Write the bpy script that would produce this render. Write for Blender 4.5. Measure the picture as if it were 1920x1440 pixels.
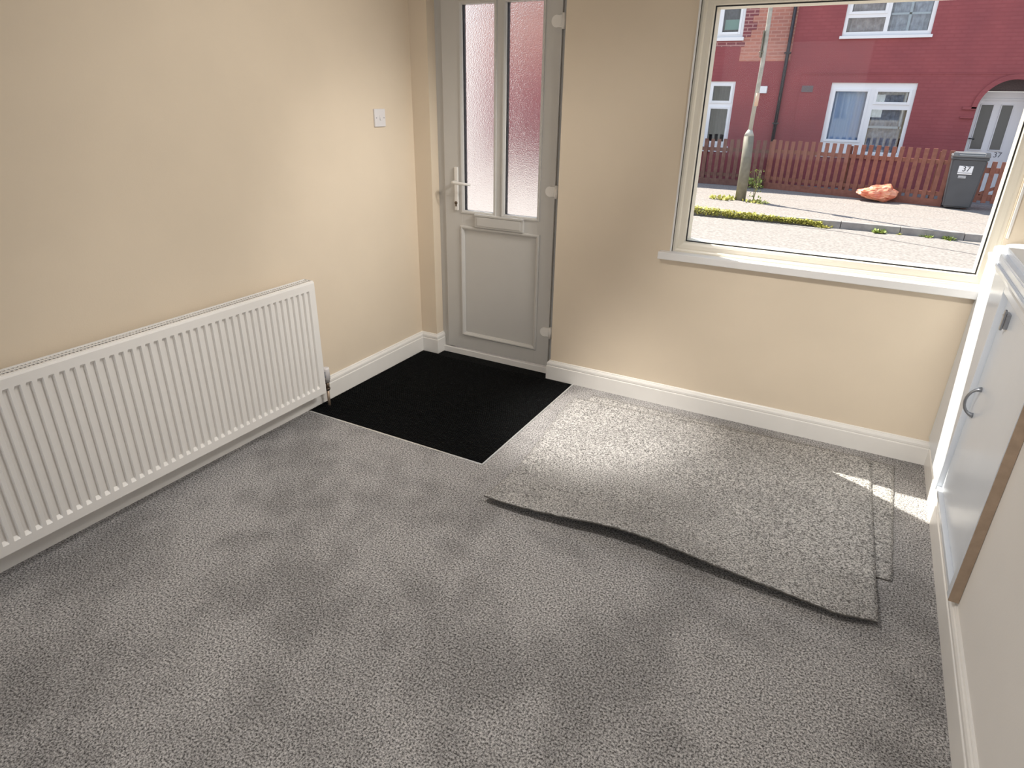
import bpy, bmesh, math, random
from mathutils import Vector, Matrix
random.seed(7)
C = bpy.context.scene.collection
for o in list(bpy.data.objects):
    bpy.data.objects.remove(o)
sc = bpy.context.scene

# ---------------------------------------------------------------- camera, sky, sun, exposure
yaw, pitch, roll = 0.491725, 0.424835, 0.019047
cy_, sy_ = math.cos(yaw), math.sin(yaw)
fwd = Vector((-sy_*math.cos(pitch), cy_*math.cos(pitch), -math.sin(pitch)))
rgt = Vector((cy_, sy_, 0)); up = rgt.cross(fwd)
r2 = rgt*math.cos(roll) + up*math.sin(roll)
u2 = -rgt*math.sin(roll) + up*math.cos(roll)
cd = bpy.data.cameras.new('camera'); cam = bpy.data.objects.new('camera', cd); C.objects.link(cam)
cam.matrix_world = Matrix(((r2.x, u2.x, -fwd.x, 2.3295), (r2.y, u2.y, -fwd.y, -3.114),
                           (r2.z, u2.z, -fwd.z, 1.5), (0, 0, 0, 1)))
cd.sensor_width = 36; cd.lens = 1189.4/1920*36; cd.clip_start = 0.02; cd.clip_end = 200
sc.camera = cam

w = bpy.data.worlds.new('sky'); sc.world = w; w.use_nodes = True
wn = w.node_tree.nodes; wn.clear(); wl = w.node_tree.links
wo = wn.new('ShaderNodeOutputWorld'); bg = wn.new('ShaderNodeBackground')
tc = wn.new('ShaderNodeTexCoord'); sep = wn.new('ShaderNodeSeparateXYZ'); cr = wn.new('ShaderNodeValToRGB')
cr.color_ramp.elements[0].position = 0.0; cr.color_ramp.elements[0].color = (1.0, 0.97, 0.93, 1)
cr.color_ramp.elements[1].position = 0.6; cr.color_ramp.elements[1].color = (0.55, 0.72, 1.0, 1)
wl.new(tc.outputs['Generated'], sep.inputs[0]); wl.new(sep.outputs['Z'], cr.inputs[0])
wl.new(cr.outputs[0], bg.inputs[0]); wl.new(bg.outputs[0], wo.inputs[0])
bg.inputs[1].default_value = 1.3

sd = bpy.data.lights.new('sun', 'SUN'); sun = bpy.data.objects.new('sun', sd); C.objects.link(sun)
SUN_DIR = Vector((0.71, -0.355, -1.0))
sun.rotation_euler = SUN_DIR.to_track_quat('-Z', 'Y').to_euler()
sd.energy = 11.5; sd.color = (1.0, 0.94, 0.84); sd.angle = 0.009
# added fill light at the back wall, unseen behind the camera
ad = bpy.data.lights.new('rear_fill', 'AREA'); al = bpy.data.objects.new('rear_fill', ad); C.objects.link(al)
ad.shape = 'RECTANGLE'; ad.size = 1.5; ad.size_y = 1.2; ad.energy = 16.5; ad.color = (0.92, 0.96, 1.0)
al.location = (1.3, -5.12, 1.5); al.rotation_euler = (math.radians(90), 0, 0)

# five added fill lights out of view; the last imitates the door's sun glow
FILL_SPOTS = [((2.35, -1.0, 2.33), (0.0, -1.0, 1.0), 70, 110), ((2.6, -.6, 2.3), (0.0, -.30, .65), 42, 122),
         ((1.5, -2.2, 2.33), (2.5, -.1, .45), 52, 153), ((1.2, -1.6, 2.33), (1.5, -1.9, 0.0), 110, 91),
         ((1.02, -1.0, 2.33), (1.37, -.44, 0.0), 30, 370)]
for loc, tgt, ang, e in FILL_SPOTS:
    kd = bpy.data.lights.new('fill_lamp', 'SPOT'); kl = bpy.data.objects.new('fill_lamp', kd); C.objects.link(kl)
    kd.energy = e; kd.color = (1.0, 0.97, 0.92); kd.spot_size = math.radians(ang); kd.spot_blend = 1.0; kd.shadow_soft_size = 0.15
    kl.location = loc; kl.rotation_euler = (Vector(tgt)-Vector(loc)).to_track_quat('-Z', 'Y').to_euler()

vs = sc.view_settings
vs.view_transform = 'Standard'; vs.look = 'None'; vs.gamma = 1; vs.use_curve_mapping = False
vs.exposure = 0.0
try:
    sc.cycles.max_bounces = 12; sc.cycles.transparent_max_bounces = 16
    sc.cycles.caustics_refractive = True; sc.cycles.sample_clamp_indirect = 10
except Exception:
    pass

# ---------------------------------------------------------------- materials
def mat(name, col, rough=0.6, metal=0.0, var=0.0, vscale=8.0, bump=0.0, bscale=200.0, spec=None, col2=None, detail=3.0):
    m = bpy.data.materials.new(name); m.use_nodes = True
    n = m.node_tree.nodes; l = m.node_tree.links; b = n['Principled BSDF']
    b.inputs['Base Color'].default_value = (*col, 1); b.inputs['Roughness'].default_value = rough
    b.inputs['Metallic'].default_value = metal
    if spec is not None: b.inputs['Specular IOR Level'].default_value = spec
    t = n.new('ShaderNodeTexCoord')
    if var or col2:
        nz = n.new('ShaderNodeTexNoise'); nz.inputs['Scale'].default_value = vscale; nz.inputs['Detail'].default_value = detail
        l.new(t.outputs['Object'], nz.inputs['Vector'])
        rp = n.new('ShaderNodeValToRGB'); rp.color_ramp.elements[0].position = 0.32; rp.color_ramp.elements[1].position = 0.68
        a = col if col2 else tuple(max(0, c*(1-var)) for c in col); d = col2 if col2 else tuple(min(1, c*(1+var)) for c in col)
        rp.color_ramp.elements[0].color = (*a, 1); rp.color_ramp.elements[1].color = (*d, 1)
        l.new(nz.outputs[0], rp.inputs[0]); l.new(rp.outputs[0], b.inputs['Base Color'])
    if bump:
        nb = n.new('ShaderNodeTexNoise'); nb.inputs['Scale'].default_value = bscale; nb.inputs['Detail'].default_value = 4
        l.new(t.outputs['Object'], nb.inputs['Vector'])
        bp = n.new('ShaderNodeBump'); bp.inputs['Strength'].default_value = bump; bp.inputs['Distance'].default_value = 0.004
        l.new(nb.outputs[0], bp.inputs['Height']); l.new(bp.outputs[0], b.inputs['Normal'])
    return m

def carpet_mat(name, lo, hi, pile_dark):
    m = bpy.data.materials.new(name); m.use_nodes = True
    n = m.node_tree.nodes; l = m.node_tree.links; b = n['Principled BSDF']
    b.inputs['Roughness'].default_value = 0.95; b.inputs['Specular IOR Level'].default_value = 0.1
    t = n.new('ShaderNodeTexCoord')
    def noise(s, d=2.0, r=0.5):
        q = n.new('ShaderNodeTexNoise'); q.inputs['Scale'].default_value = s; q.inputs['Detail'].default_value = d
        q.inputs['Roughness'].default_value = r; l.new(t.outputs['Object'], q.inputs['Vector']); return q
    a = noise(165, 2, 0.8); c = noise(2.3, 3, 0.55); e = noise(9, 2, 0.5)
    rp = n.new('ShaderNodeValToRGB'); rp.color_ramp.elements[0].position = 0.36; rp.color_ramp.elements[1].position = 0.66
    rp.color_ramp.elements[0].color = (*lo, 1); rp.color_ramp.elements[1].color = (*hi, 1)
    l.new(a.outputs[0], rp.inputs[0])
    # brushed pile: broad patches where the tufts lean the other way
    r2_ = n.new('ShaderNodeValToRGB'); r2_.color_ramp.elements[0].position = 0.40; r2_.color_ramp.elements[1].position = 0.56
    r2_.color_ramp.elements[0].color = (pile_dark, pile_dark, pile_dark, 1); r2_.color_ramp.elements[1].color = (1, 1, 1, 1)
    mx0 = n.new('ShaderNodeMath'); mx0.operation = 'MULTIPLY_ADD'; mx0.inputs[1].default_value = 0.3
    l.new(e.outputs[0], mx0.inputs[0]); sc2 = n.new('ShaderNodeMath'); sc2.operation = 'MULTIPLY'; sc2.inputs[1].default_value = 0.7
    l.new(c.outputs[0], sc2.inputs[0]); l.new(sc2.outputs[0], mx0.inputs[2]); l.new(mx0.outputs[0], r2_.inputs[0])
    mx = n.new('ShaderNodeMix'); mx.data_type = 'RGBA'; mx.blend_type = 'MULTIPLY'; mx.inputs[0].default_value = 1
    l.new(rp.outputs[0], mx.inputs[6]); l.new(r2_.outputs[0], mx.inputs[7]); l.new(mx.outputs[2], b.inputs['Base Color'])
    bp = n.new('ShaderNodeBump'); bp.inputs['Strength'].default_value = 0.9; bp.inputs['Distance'].default_value = 0.006
    l.new(a.outputs[0], bp.inputs['Height']); l.new(bp.outputs[0], b.inputs['Normal'])
    return m

def brick_mat(name, c1, c2, mortar, bump=0.6, msize=0.012):
    m = bpy.data.materials.new(name); m.use_nodes = True
    n = m.node_tree.nodes; l = m.node_tree.links; b = n['Principled BSDF']; b.inputs['Roughness'].default_value = 0.75
    t = n.new('ShaderNodeTexCoord'); mp = n.new('ShaderNodeMapping'); mp.inputs['Rotation'].default_value = (math.radians(90), 0, 0)
    # use x,z of the wall as the brick plane
    s = n.new('ShaderNodeSeparateXYZ'); cmb = n.new('ShaderNodeCombineXYZ')
    l.new(t.outputs['Object'], s.inputs[0]); l.new(s.outputs['X'], cmb.inputs['X']); l.new(s.outputs['Z'], cmb.inputs['Y'])
    k = n.new('ShaderNodeTexBrick'); k.inputs['Scale'].default_value = 1.0
    k.inputs['Brick Width'].default_value = 0.225; k.inputs['Row Height'].default_value = 0.075; k.inputs['Mortar Size'].default_value = msize
    k.inputs['Color1'].default_value = (*c1, 1); k.inputs['Color2'].default_value = (*c2, 1); k.inputs['Mortar'].default_value = (*mortar, 1)
    l.new(cmb.outputs[0], k.inputs['Vector'])
    nz = n.new('ShaderNodeTexNoise'); nz.inputs['Scale'].default_value = 1.3; l.new(t.outputs['Object'], nz.inputs['Vector'])
    rp = n.new('ShaderNodeValToRGB'); rp.color_ramp.elements[0].color = (0.82, 0.82, 0.86, 1); rp.color_ramp.elements[1].color = (1, 1, 1, 1)
    rp.color_ramp.elements[0].position = .3; rp.color_ramp.elements[1].position = .7
    l.new(nz.outputs[0], rp.inputs[0])
    mx = n.new('ShaderNodeMix'); mx.data_type = 'RGBA'; mx.blend_type = 'MULTIPLY'; mx.inputs[0].default_value = 1
    l.new(k.outputs['Color'], mx.inputs[6]); l.new(rp.outputs[0], mx.inputs[7]); l.new(mx.outputs[2], b.inputs['Base Color'])
    bp = n.new('ShaderNodeBump'); bp.inputs['Strength'].default_value = bump; bp.inputs['Distance'].default_value = 0.006; bp.invert = True
    l.new(k.outputs['Fac'], bp.inputs['Height']); l.new(bp.outputs[0], b.inputs['Normal'])
    return m

def clear_glass(name, refl=1.0, tint=(1, 1, 1)):
    m = bpy.data.materials.new(name); m.use_nodes = True
    n = m.node_tree.nodes; l = m.node_tree.links; n.clear()
    o = n.new('ShaderNodeOutputMaterial'); tr = n.new('ShaderNodeBsdfTransparent'); g = n.new('ShaderNodeBsdfGlossy')
    tr.inputs[0].default_value = (*tint, 1); g.inputs['Roughness'].default_value = 0.01
    f = n.new('ShaderNodeLayerWeight'); f.inputs[0].default_value = 0.5; pw = n.new('ShaderNodeMath'); pw.operation = 'POWER'; pw.inputs[1].default_value = 4.5
    l.new(f.outputs['Facing'], pw.inputs[0]); mu = n.new('ShaderNodeMath'); mu.operation = 'MULTIPLY_ADD'; mu.inputs[1].default_value = 0.5*refl; mu.inputs[2].default_value = 0.05*refl
    l.new(pw.outputs[0], mu.inputs[0]); mx = n.new('ShaderNodeMixShader')
    l.new(mu.outputs[0], mx.inputs[0]); l.new(tr.outputs[0], mx.inputs[1]); l.new(g.outputs[0], mx.inputs[2]); l.new(mx.outputs[0], o.inputs[0])
    return m

def obscure_glass(name):
    m = bpy.data.materials.new(name); m.use_nodes = True
    n = m.node_tree.nodes; l = m.node_tree.links; n.clear()
    o = n.new('ShaderNodeOutputMaterial'); g = n.new('ShaderNodeBsdfRefraction'); g.inputs['IOR'].default_value = 1.30
    g.inputs['Roughness'].default_value = 0.28
    tl = n.new('ShaderNodeBsdfTranslucent'); tl.inputs[0].default_value = (0.95, 0.95, 0.95, 1)
    t = n.new('ShaderNodeTexCoord'); nz = n.new('ShaderNodeTexNoise'); nz.inputs['Scale'].default_value = 190; nz.inputs['Detail'].default_value = 1.5
    l.new(t.outputs['Object'], nz.inputs['Vector'])
    bp = n.new('ShaderNodeBump'); bp.inputs['Strength'].default_value = 1.0; bp.inputs['Distance'].default_value = 0.0014
    l.new(nz.outputs[0], bp.inputs['Height']); l.new(bp.outputs[0], g.inputs['Normal'])
    mx = n.new('ShaderNodeMixShader'); mx.inputs[0].default_value = 0.02
    l.new(g.outputs[0], mx.inputs[1]); l.new(tl.outputs[0], mx.inputs[2]); l.new(mx.outputs[0], o.inputs[0])
    return m

M = {}
M['wall'] = mat('cream wall paint', (0.74, 0.625, 0.485), 0.75, var=0.02, vscale=3, bump=0.08, bscale=180)
M['wall_r'] = mat('pale wall paint', (0.82, 0.785, 0.745), 0.75, var=0.02, vscale=3, bump=0.06, bscale=180)
M['ceil'] = mat('ceiling paint', (0.82, 0.8, 0.76), 0.85, var=0.01)
M['gloss'] = mat('white gloss paint', (0.82, 0.79, 0.75), 0.3, var=0.015, vscale=12)
M['upvc'] = mat('white upvc greyed for shade', (0.58, 0.56, 0.53), 0.3, var=0.01)  # white door plastic, its backlit dimness put into the grey
M['upvc_w'] = mat('creamy upvc window', (0.80, 0.74, 0.63), 0.32, var=0.01)
M['cill'] = mat('white window board', (0.80, 0.78, 0.76), 0.35, var=0.015, bump=0.1, bscale=120)
M['rad'] = mat('radiator enamel', (0.82, 0.79, 0.755), 0.35, var=0.01)
M['cup'] = mat('white cupboard paint', (0.67, 0.70, 0.75), 0.25, var=0.015, vscale=6)
M['shade_toned'] = mat('shadowed raw board edge', (0.38, 0.28, 0.20), 0.8, var=0.1, vscale=30)  # cupboard's near side: its shade is put into this brown
M['gask'] = mat('black gasket rubber', (0.02, 0.02, 0.022), 0.6)
M['metal'] = mat('brushed grey metal', (0.36, 0.37, 0.39), 0.35, metal=0.9, var=0.08, vscale=60)
M['alu'] = mat('aluminium trim', (0.85, 0.85, 0.85), 0.35, metal=0.7, var=0.05, vscale=60)
M['copper'] = mat('dull copper pipe', (0.5, 0.38, 0.28), 0.4, metal=0.6, var=0.1, vscale=40)
M['brass'] = mat('dark brass fitting', (0.16, 0.12, 0.09), 0.4, metal=0.8)
M['plast'] = mat('white plastic', (0.74, 0.71, 0.71), 0.3)
M['vgrey'] = mat('grey print', (0.2, 0.21, 0.25), 0.5)
M['carpet'] = carpet_mat('grey twist pile carpet', (0.075, 0.071, 0.069), (0.72, 0.69, 0.675), 0.72)
M['carpet2'] = carpet_mat('grey twist pile offcut', (0.09, 0.085, 0.08), (0.74, 0.71, 0.68), 0.86)
M['jute'] = mat('carpet backing', (0.13, 0.12, 0.11), 0.95, var=0.3, vscale=120)
M['screed'] = mat('sub floor board', (0.3, 0.27, 0.22), 0.9)
M['clear'] = clear_glass('clear window glass', 0.07, (0.97, 0.98, 0.97))
M['hglass'] = clear_glass('house window glass', 1.6, (0.8, 0.84, 0.86))
M['obsc'] = obscure_glass('stippled obscure glass')
M['redpaint'] = brick_mat('red painted brick', (0.335, 0.08, 0.088), (0.355, 0.088, 0.096), (0.32, 0.075, 0.082), 0.4)
M['orange'] = brick_mat('bare orange brick', (0.60, 0.25, 0.18), (0.45, 0.19, 0.15), (0.58, 0.31, 0.25), 0.4)
M['purple'] = brick_mat('dark quoin brick', (0.22, 0.065, 0.08), (0.28, 0.08, 0.09), (0.5, 0.27, 0.25), 0.4)
M['hwhite'] = mat('white house joinery', (0.86, 0.86, 0.90), 0.35)
M['slate'] = mat('roof slate', (0.12, 0.12, 0.14), 0.7, var=0.2, vscale=5)
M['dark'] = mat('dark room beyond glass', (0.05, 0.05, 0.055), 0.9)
M['pipe'] = mat('black downpipe', (0.035, 0.03, 0.035), 0.4)
M['fence'] = mat('red brown stained fence', (0.22, 0.08, 0.055), 0.75, col2=(0.29, 0.115, 0.08), vscale=14)
M['fence_shade'] = mat('shade-darkened brown fence', (0.15, 0.068, 0.055), 0.85, col2=(0.21, 0.11, 0.085), vscale=14)  # unlit stretch of fence, shade put into the darker brown
M['pave'] = mat('tarmac pavement', (0.19, 0.165, 0.15), 0.9, col2=(0.36, 0.315, 0.29), vscale=28, bump=0.3, bscale=90, detail=5)
M['road'] = mat('worn road tarmac', (0.20, 0.175, 0.16), 0.9, col2=(0.34, 0.305, 0.28), vscale=22, bump=0.3, bscale=90, detail=5)
M['kerb'] = mat('granite kerb stone', (0.24, 0.22, 0.21), 0.8, col2=(0.34, 0.31, 0.29), vscale=8)
M['crack'] = mat('tar seam', (0.10, 0.09, 0.09), 0.8)
M['bin'] = mat('dark grey bin plastic', (0.075, 0.078, 0.088), 0.45, var=0.1, vscale=5)
M['binlid'] = mat('grey bin lid plastic', (0.17, 0.175, 0.185), 0.4)
M['label'] = mat('white label', (0.85, 0.84, 0.86), 0.5)
M['ink'] = mat('black lettering', (0.03, 0.03, 0.035), 0.5)
M['numgrey'] = mat('grey door number', (0.13, 0.13, 0.16), 0.5)
M['bag'] = mat('orange red plastic bag', (0.72, 0.17, 0.10), 0.28, col2=(0.88, 0.42, 0.26), vscale=7, bump=0.6, bscale=20)
M['post'] = mat('grey painted lamp post', (0.17, 0.15, 0.11), 0.6, col2=(0.24, 0.215, 0.165), vscale=10)
M['pole'] = mat('pale galvanised pole', (0.36, 0.34, 0.30), 0.5, col2=(0.48, 0.45, 0.39), vscale=14)
M['leaf'] = mat('green weed leaf', (0.18, 0.26, 0.05), 0.6, col2=(0.36, 0.40, 0.09), vscale=30)
M['leafy'] = mat('yellow moss', (0.42, 0.44, 0.09), 0.8, col2=(0.66, 0.58, 0.17), vscale=30)
M['weedstem'] = mat('dry weed stalk', (0.28, 0.25, 0.12), 0.7)
M['vent'] = mat('grey air brick', (0.20, 0.16, 0.17), 0.8, var=0.3, vscale=60)
M['cur_b'] = mat('blue curtain', (0.52, 0.66, 0.92), 0.8)
M['cur_g'] = mat('grey striped curtain', (0.36, 0.35, 0.42), 0.8, col2=(0.68, 0.67, 0.76), vscale=12)
M['cur_l'] = mat('patterned net curtain', (0.40, 0.38, 0.44), 0.8, col2=(0.85, 0.82, 0.9), vscale=9)
M['cur_p'] = mat('pink patterned curtain', (0.45, 0.32, 0.31), 0.8, col2=(0.85, 0.68, 0.66), vscale=9)
M['green'] = mat('pale green blind', (0.38, 0.60, 0.48), 0.7)
M['dglass'] = mat('grey obscured door glass', (0.13, 0.13, 0.13), 0.15)
M['stone'] = mat('grey yard slab', (0.2, 0.19, 0.19), 0.9, var=0.2)
M['lampg'] = mat('fill light metal', (0.6, 0.6, 0.6), 0.4)

def mat_ribbed():
    m = bpy.data.materials.new('black ribbed mat'); m.use_nodes = True
    n = m.node_tree.nodes; l = m.node_tree.links; b = n['Principled BSDF']
    b.inputs['Roughness'].default_value = 0.9; b.inputs['Specular IOR Level'].default_value = 0.1
    t = n.new('ShaderNodeTexCoord'); nz = n.new('ShaderNodeTexNoise'); nz.inputs['Scale'].default_value = 260; nz.inputs['Detail'].default_value = 2
    l.new(t.outputs['Object'], nz.inputs['Vector'])
    rp = n.new('ShaderNodeValToRGB'); rp.color_ramp.elements[0].position = .5; rp.color_ramp.elements[1].position = .8
    rp.color_ramp.elements[0].color = (.0035, .0035, .004, 1); rp.color_ramp.elements[1].color = (.03, .034, .034, 1)
    l.new(nz.outputs[0], rp.inputs[0]); l.new(rp.outputs[0], b.inputs['Base Color'])
    return m
M['matblk'] = mat_ribbed()

# ---------------------------------------------------------------- helpers
class MB:
    """collects shapes, then links them as one mesh"""
    def __init__(s): s.bm = bmesh.new()
    def box(s, x0, x1, y0, y1, z0, z1, bev=0.0, seg=2, mi=0):
        r = bmesh.ops.create_cube(s.bm, size=1); vs_ = r['verts']
        for v in vs_:
            v.co = Vector((x0+(v.co.x+.5)*(x1-x0), y0+(v.co.y+.5)*(y1-y0), z0+(v.co.z+.5)*(z1-z0)))
        fs = {f for v in vs_ for f in v.link_faces}
        for f in fs: f.material_index = mi
        if bev:
            es = list({e for v in vs_ for e in v.link_edges})
            bmesh.ops.bevel(s.bm, geom=es, offset=bev, segments=seg, affect='EDGES', profile=0.6)
        return vs_
    def prism(s, pts, a0, a1, axis='y', mi=0):
        """pts 2D polygon; extruded along axis. y: pts=(x,z); x: pts=(y,z); z: pts=(x,y)"""
        def P(p, a):
            return {'y': (p[0], a, p[1]), 'x': (a, p[0], p[1]), 'z': (p[0], p[1], a)}[axis]
        A = [s.bm.verts.new(P(p, a0)) for p in pts]; B = [s.bm.verts.new(P(p, a1)) for p in pts]
        fs = [s.bm.faces.new(A), s.bm.faces.new(list(reversed(B)))]
        for i in range(len(pts)):
            j = (i+1) % len(pts); fs.append(s.bm.faces.new((A[j], A[i], B[i], B[j])))
        for f in fs: f.material_index = mi
    def sweep(s, prof, path, closed=False, up_=Vector((0, 0, 1)), side=1):
        """prof (offset,height) swept on a horizontal polyline, mitred; offset to the left*side of travel"""
        n = len(path); rings = []
        for i, p in enumerate(path):
            p = Vector((p[0], p[1], 0)); d0 = d1 = None
            if i > 0: d0 = (p-Vector((path[i-1][0], path[i-1][1], 0))).normalized()
            if i < n-1: d1 = (Vector((path[i+1][0], path[i+1][1], 0))-p).normalized()
            d0 = d0 or d1; d1 = d1 or d0
            n0 = Vector((-d0.y, d0.x, 0))*side; n1 = Vector((-d1.y, d1.x, 0))*side
            mm = (n0+n1); mm = mm/(mm.dot(n0)) if mm.length > 1e-6 else n0
            rings.append([s.bm.verts.new(p+mm*o+Vector((0, 0, h))) for o, h in prof])
        k = len(prof)
        for a, b in zip(rings, rings[1:]):
            for i in range(k):
                j = (i+1) % k; s.bm.faces.new((a[i], a[j], b[j], b[i]))
        s.bm.faces.new(rings[0]); s.bm.faces.new(list(reversed(rings[-1])))
    def tube(s, pts, r, seg=12, cap=True, mi=0):
        pts = [Vector(p) for p in pts]; rr = r if isinstance(r, (list, tuple)) else [r]*len(pts); rings = []
        prev = None
        for i, p in enumerate(pts):
            d = (pts[min(i+1, len(pts)-1)]-pts[max(i-1, 0)]).normalized()
            a = prev if prev is not None else (Vector((0, 0, 1)) if abs(d.z) < .9 else Vector((1, 0, 0)))
            e1 = (a-d*a.dot(d)).normalized(); prev = e1; e2 = d.cross(e1)
            rings.append([s.bm.verts.new(p+(e1*math.cos(t)+e2*math.sin(t))*rr[i]) for t in [2*math.pi*k/seg for k in range(seg)]])
        for a, b in zip(rings, rings[1:]):
            for i in range(seg):
                j = (i+1) % seg; f = s.bm.faces.new((a[i], a[j], b[j], b[i])); f.smooth = True; f.material_index = mi
        if cap:
            for rg, rv in ((rings[0], True), (rings[-1], False)):
                f = s.bm.faces.new(list(reversed(rg)) if rv else rg); f.material_index = mi
    def build(s, name, m, parent=None, label=None, smooth=False):
        bmesh.ops.recalc_face_normals(s.bm, faces=s.bm.faces[:])
        me = bpy.data.meshes.new(name); s.bm.to_mesh(me); s.bm.free()
        for mm in (m if isinstance(m, (list, tuple)) else [m]): me.materials.append(mm)
        if smooth:
            for p in me.polygons: p.use_smooth = True
        o = bpy.data.objects.new(name, me); C.objects.link(o)
        if parent:
            o.parent = parent
            pos = world_loc(parent)
            me.transform(Matrix.Translation(-pos))
        if label: o['label'] = label
        return o
def world_loc(o):
    v = Vector((0, 0, 0))
    while o: v = v+o.location; o = o.parent
    return v
def thing(name, loc, label=None, cat=None, group=None, kind=None):
    o = bpy.data.objects.new(name, None); C.objects.link(o); o.location = loc; o.empty_display_size = 0.1
    return tag(o, label, cat, group, kind)
def tag(o, label=None, cat=None, group=None, kind=None):
    if label: o['label'] = label
    if cat: o['category'] = cat
    if group: o['group'] = group
    if kind: o['kind'] = kind
    return o
def frame_boxes(mb, x0, x1, z0, z1, y0, y1, wdt, bev=0.003):
    """rectangular frame with mitre-less bars"""
    mb.box(x0, x0+wdt, y0, y1, z0, z1, bev); mb.box(x1-wdt, x1, y0, y1, z0, z1, bev)
    mb.box(x0+wdt, x1-wdt, y0, y1, z0, z0+wdt, bev); mb.box(x0+wdt, x1-wdt, y0, y1, z1-wdt, z1, bev)
def mitre_frame(mb, x0, x1, z0, z1, prof):
    """closed picture-frame moulding; prof = list of (inset from outer edge, y)"""
    cor = [(x0, z0, 1, 1), (x1, z0, -1, 1), (x1, z1, -1, -1), (x0, z1, 1, -1)]
    R = [[mb.bm.verts.new((cx+sx*o, y, cz+sz*o)) for o, y in prof] for cx, cz, sx, sz in cor]
    k = len(prof)
    for a in range(4):
        A, B = R[a], R[(a+1) % 4]
        for i in range(k):
            j = (i+1) % k; mb.bm.faces.new((A[i], A[j], B[j], B[i]))
def holes_wall(mb, x0, x1, z0, z1, y0, y1, holes, mi=0):
    xs = sorted({x0, x1, *[h[0] for h in holes], *[h[1] for h in holes]}); xs = [x for x in xs if x0 <= x <= x1]
    for a, b in zip(xs, xs[1:]):
        c = (a+b)/2; cuts = sorted([(h[2], h[3]) for h in holes if h[0] < c < h[1]]); z = z0
        for h0, h1 in cuts:
            if h0 > z+1e-6: mb.box(a, b, y0, y1, z, h0, mi=mi)
            z = max(z, h1)
        if z < z1-1e-6: mb.box(a, b, y0, y1, z, z1, mi=mi)

# ---------------------------------------------------------------- room shell
RW, RB, RH = 2.83, -5.2, 2.45       # right wall, back wall, ceiling
m = MB(); m.box(-0.12, 3.4, RB-.1, 0.10, -0.12, -0.014); tag(m.build('floor', M['screed']), kind='structure')
# carpet, cut around the mat well
m = MB()
for (a, b, c, d) in ((0.0, 1.066, RB, -1.024), (1.066, RW, RB, -0.0)):
    m.box(a, b, c, d, -0.014, 0.0)
carpet = tag(m.build('fitted_carpet', M['carpet']), 'mottled grey twist pile carpet fitted across the room floor', 'carpet')
m = MB(); m.box(-0.12, 0.0, RB-.1, 0.13, -0.12, RH); tag(m.build('wall_left', M['wall']), kind='structure')
m = MB()
holes_wall(m, -0.0, 3.3, -0.12, RH, 0.0, 0.03, [(0.115, 0.912, -0.02, 2.08), (1.538, RW, 0.80, 2.27)])
holes_wall(m, -0.0, 3.3, -0.12, RH, 0.03, 0.13, [(0.115, 0.99, -0.02, 2.10), (1.50, 2.86, 0.80, 2.29)])
tag(m.build('wall_front', M['wall']), kind='structure')
m = MB(); m.box(RW, RW+.08, RB-.1, 0.0, -0.12, 0.97); m.box(RW, RW+.5, RB-.1, -1.22, 0.97, RH); m.box(3.2, 3.3, -1.22, 0, .97, RH)
m.box(RW+.08, 3.3, -1.22, 0.0, .93, .97)
tag(m.build('wall_right', M['wall_r']), kind='structure')
m = MB(); holes_wall(m, 0, 3.3, -.12, RH, RB-.1, RB, [(0.55, 2.05, .9, 2.1)]); tag(m.build('wall_back', M['wall']), kind='structure')
m = MB(); m.box(-.12, 3.4, RB-.1, .13, RH, RH+.1); tag(m.build('ceiling', M['ceil']), kind='structure')

def skirt_prof(h):
    t = .018
    return [(0, 0), (t, 0), (t, h*.70), (t-.001, h*.72), (t-.004, h*.735), (t-.004, h*.76), (t-.002, h*.775), (t-.0025, h*.86),
            (t-.006, h*.92), (t-.010, h*.945), (t-.010, h*.965), (t-.012, h*.99), (0, h)]
m = MB(); m.sweep(skirt_prof(.124), [(0.0, RB), (0.0, 0.0), (0.115, 0.0), (0.115, 0.075)], side=-1); tag(m.build('baseboard_left', M['gloss']), kind='structure')
m = MB(); m.sweep(skirt_prof(.114), [(0.912, 0.03), (0.912, 0.0), (RW, 0.0)], side=-1); tag(m.build('baseboard_front', M['gloss']), kind='structure')
m = MB(); m.sweep(skirt_prof(.118), [(RW, -0.0185), (RW, RB)], side=-1); tag(m.build('baseboard_right', M['gloss']), kind='structure')

# aluminium edging where the carpet meets the mat
m = MB(); m.box(0.03, 1.070, -1.031, -1.024, -0.012, 0.003, .001); m.box(1.066, 1.074, -1.031, -0.02, -0.012, 0.004, .001)
tag(m.build('trim_1', M['alu']), kind='structure')

# ---------------------------------------------------------------- window
wf = thing('window_1', (2.19, 0.06, 0.82), 'wide single pane window looking onto the street', kind='structure')
m = MB(); mitre_frame(m, 1.515, 2.86, 0.795, 1.945, [(0, .09), (0, .012), (.034, .010), (.041, .013), (.046, .019), (.062, .022), (.072, .026), (.076, .034), (.086, .09)])
m.build('window_frame', M['upvc_w'], wf)
m = MB(); mitre_frame(m, 1.515, 2.86, 1.945, 2.285, [(0, .09), (0, .012), (.034, .010), (.041, .013), (.046, .019), (.062, .022), (.076, .034), (.086, .09)])
m.build('fanlight_frame', M['upvc_w'], wf)
m = MB(); m.box(1.59, 2.785, .038, .044, 2.02, 2.21); m.build('fanlight_pane', M['clear'], wf)
m = MB(); mitre_frame(m, 1.588, 2.787, 0.868, 1.872, [(0, .044), (.0, .036), (.008, .036), (.008, .044)]); m.build('gasket', M['gask'], wf)
m = MB(); m.box(1.59, 2.785, .038, .044, .87, 1.87); m.build('window_pane', M['clear'], wf)
m = MB(); m.box(1.482, 2.826, -.046, .02, .787, .823, .005, 3); m.build('window_board', M['cill'], wf, 'white painted window board')
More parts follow.
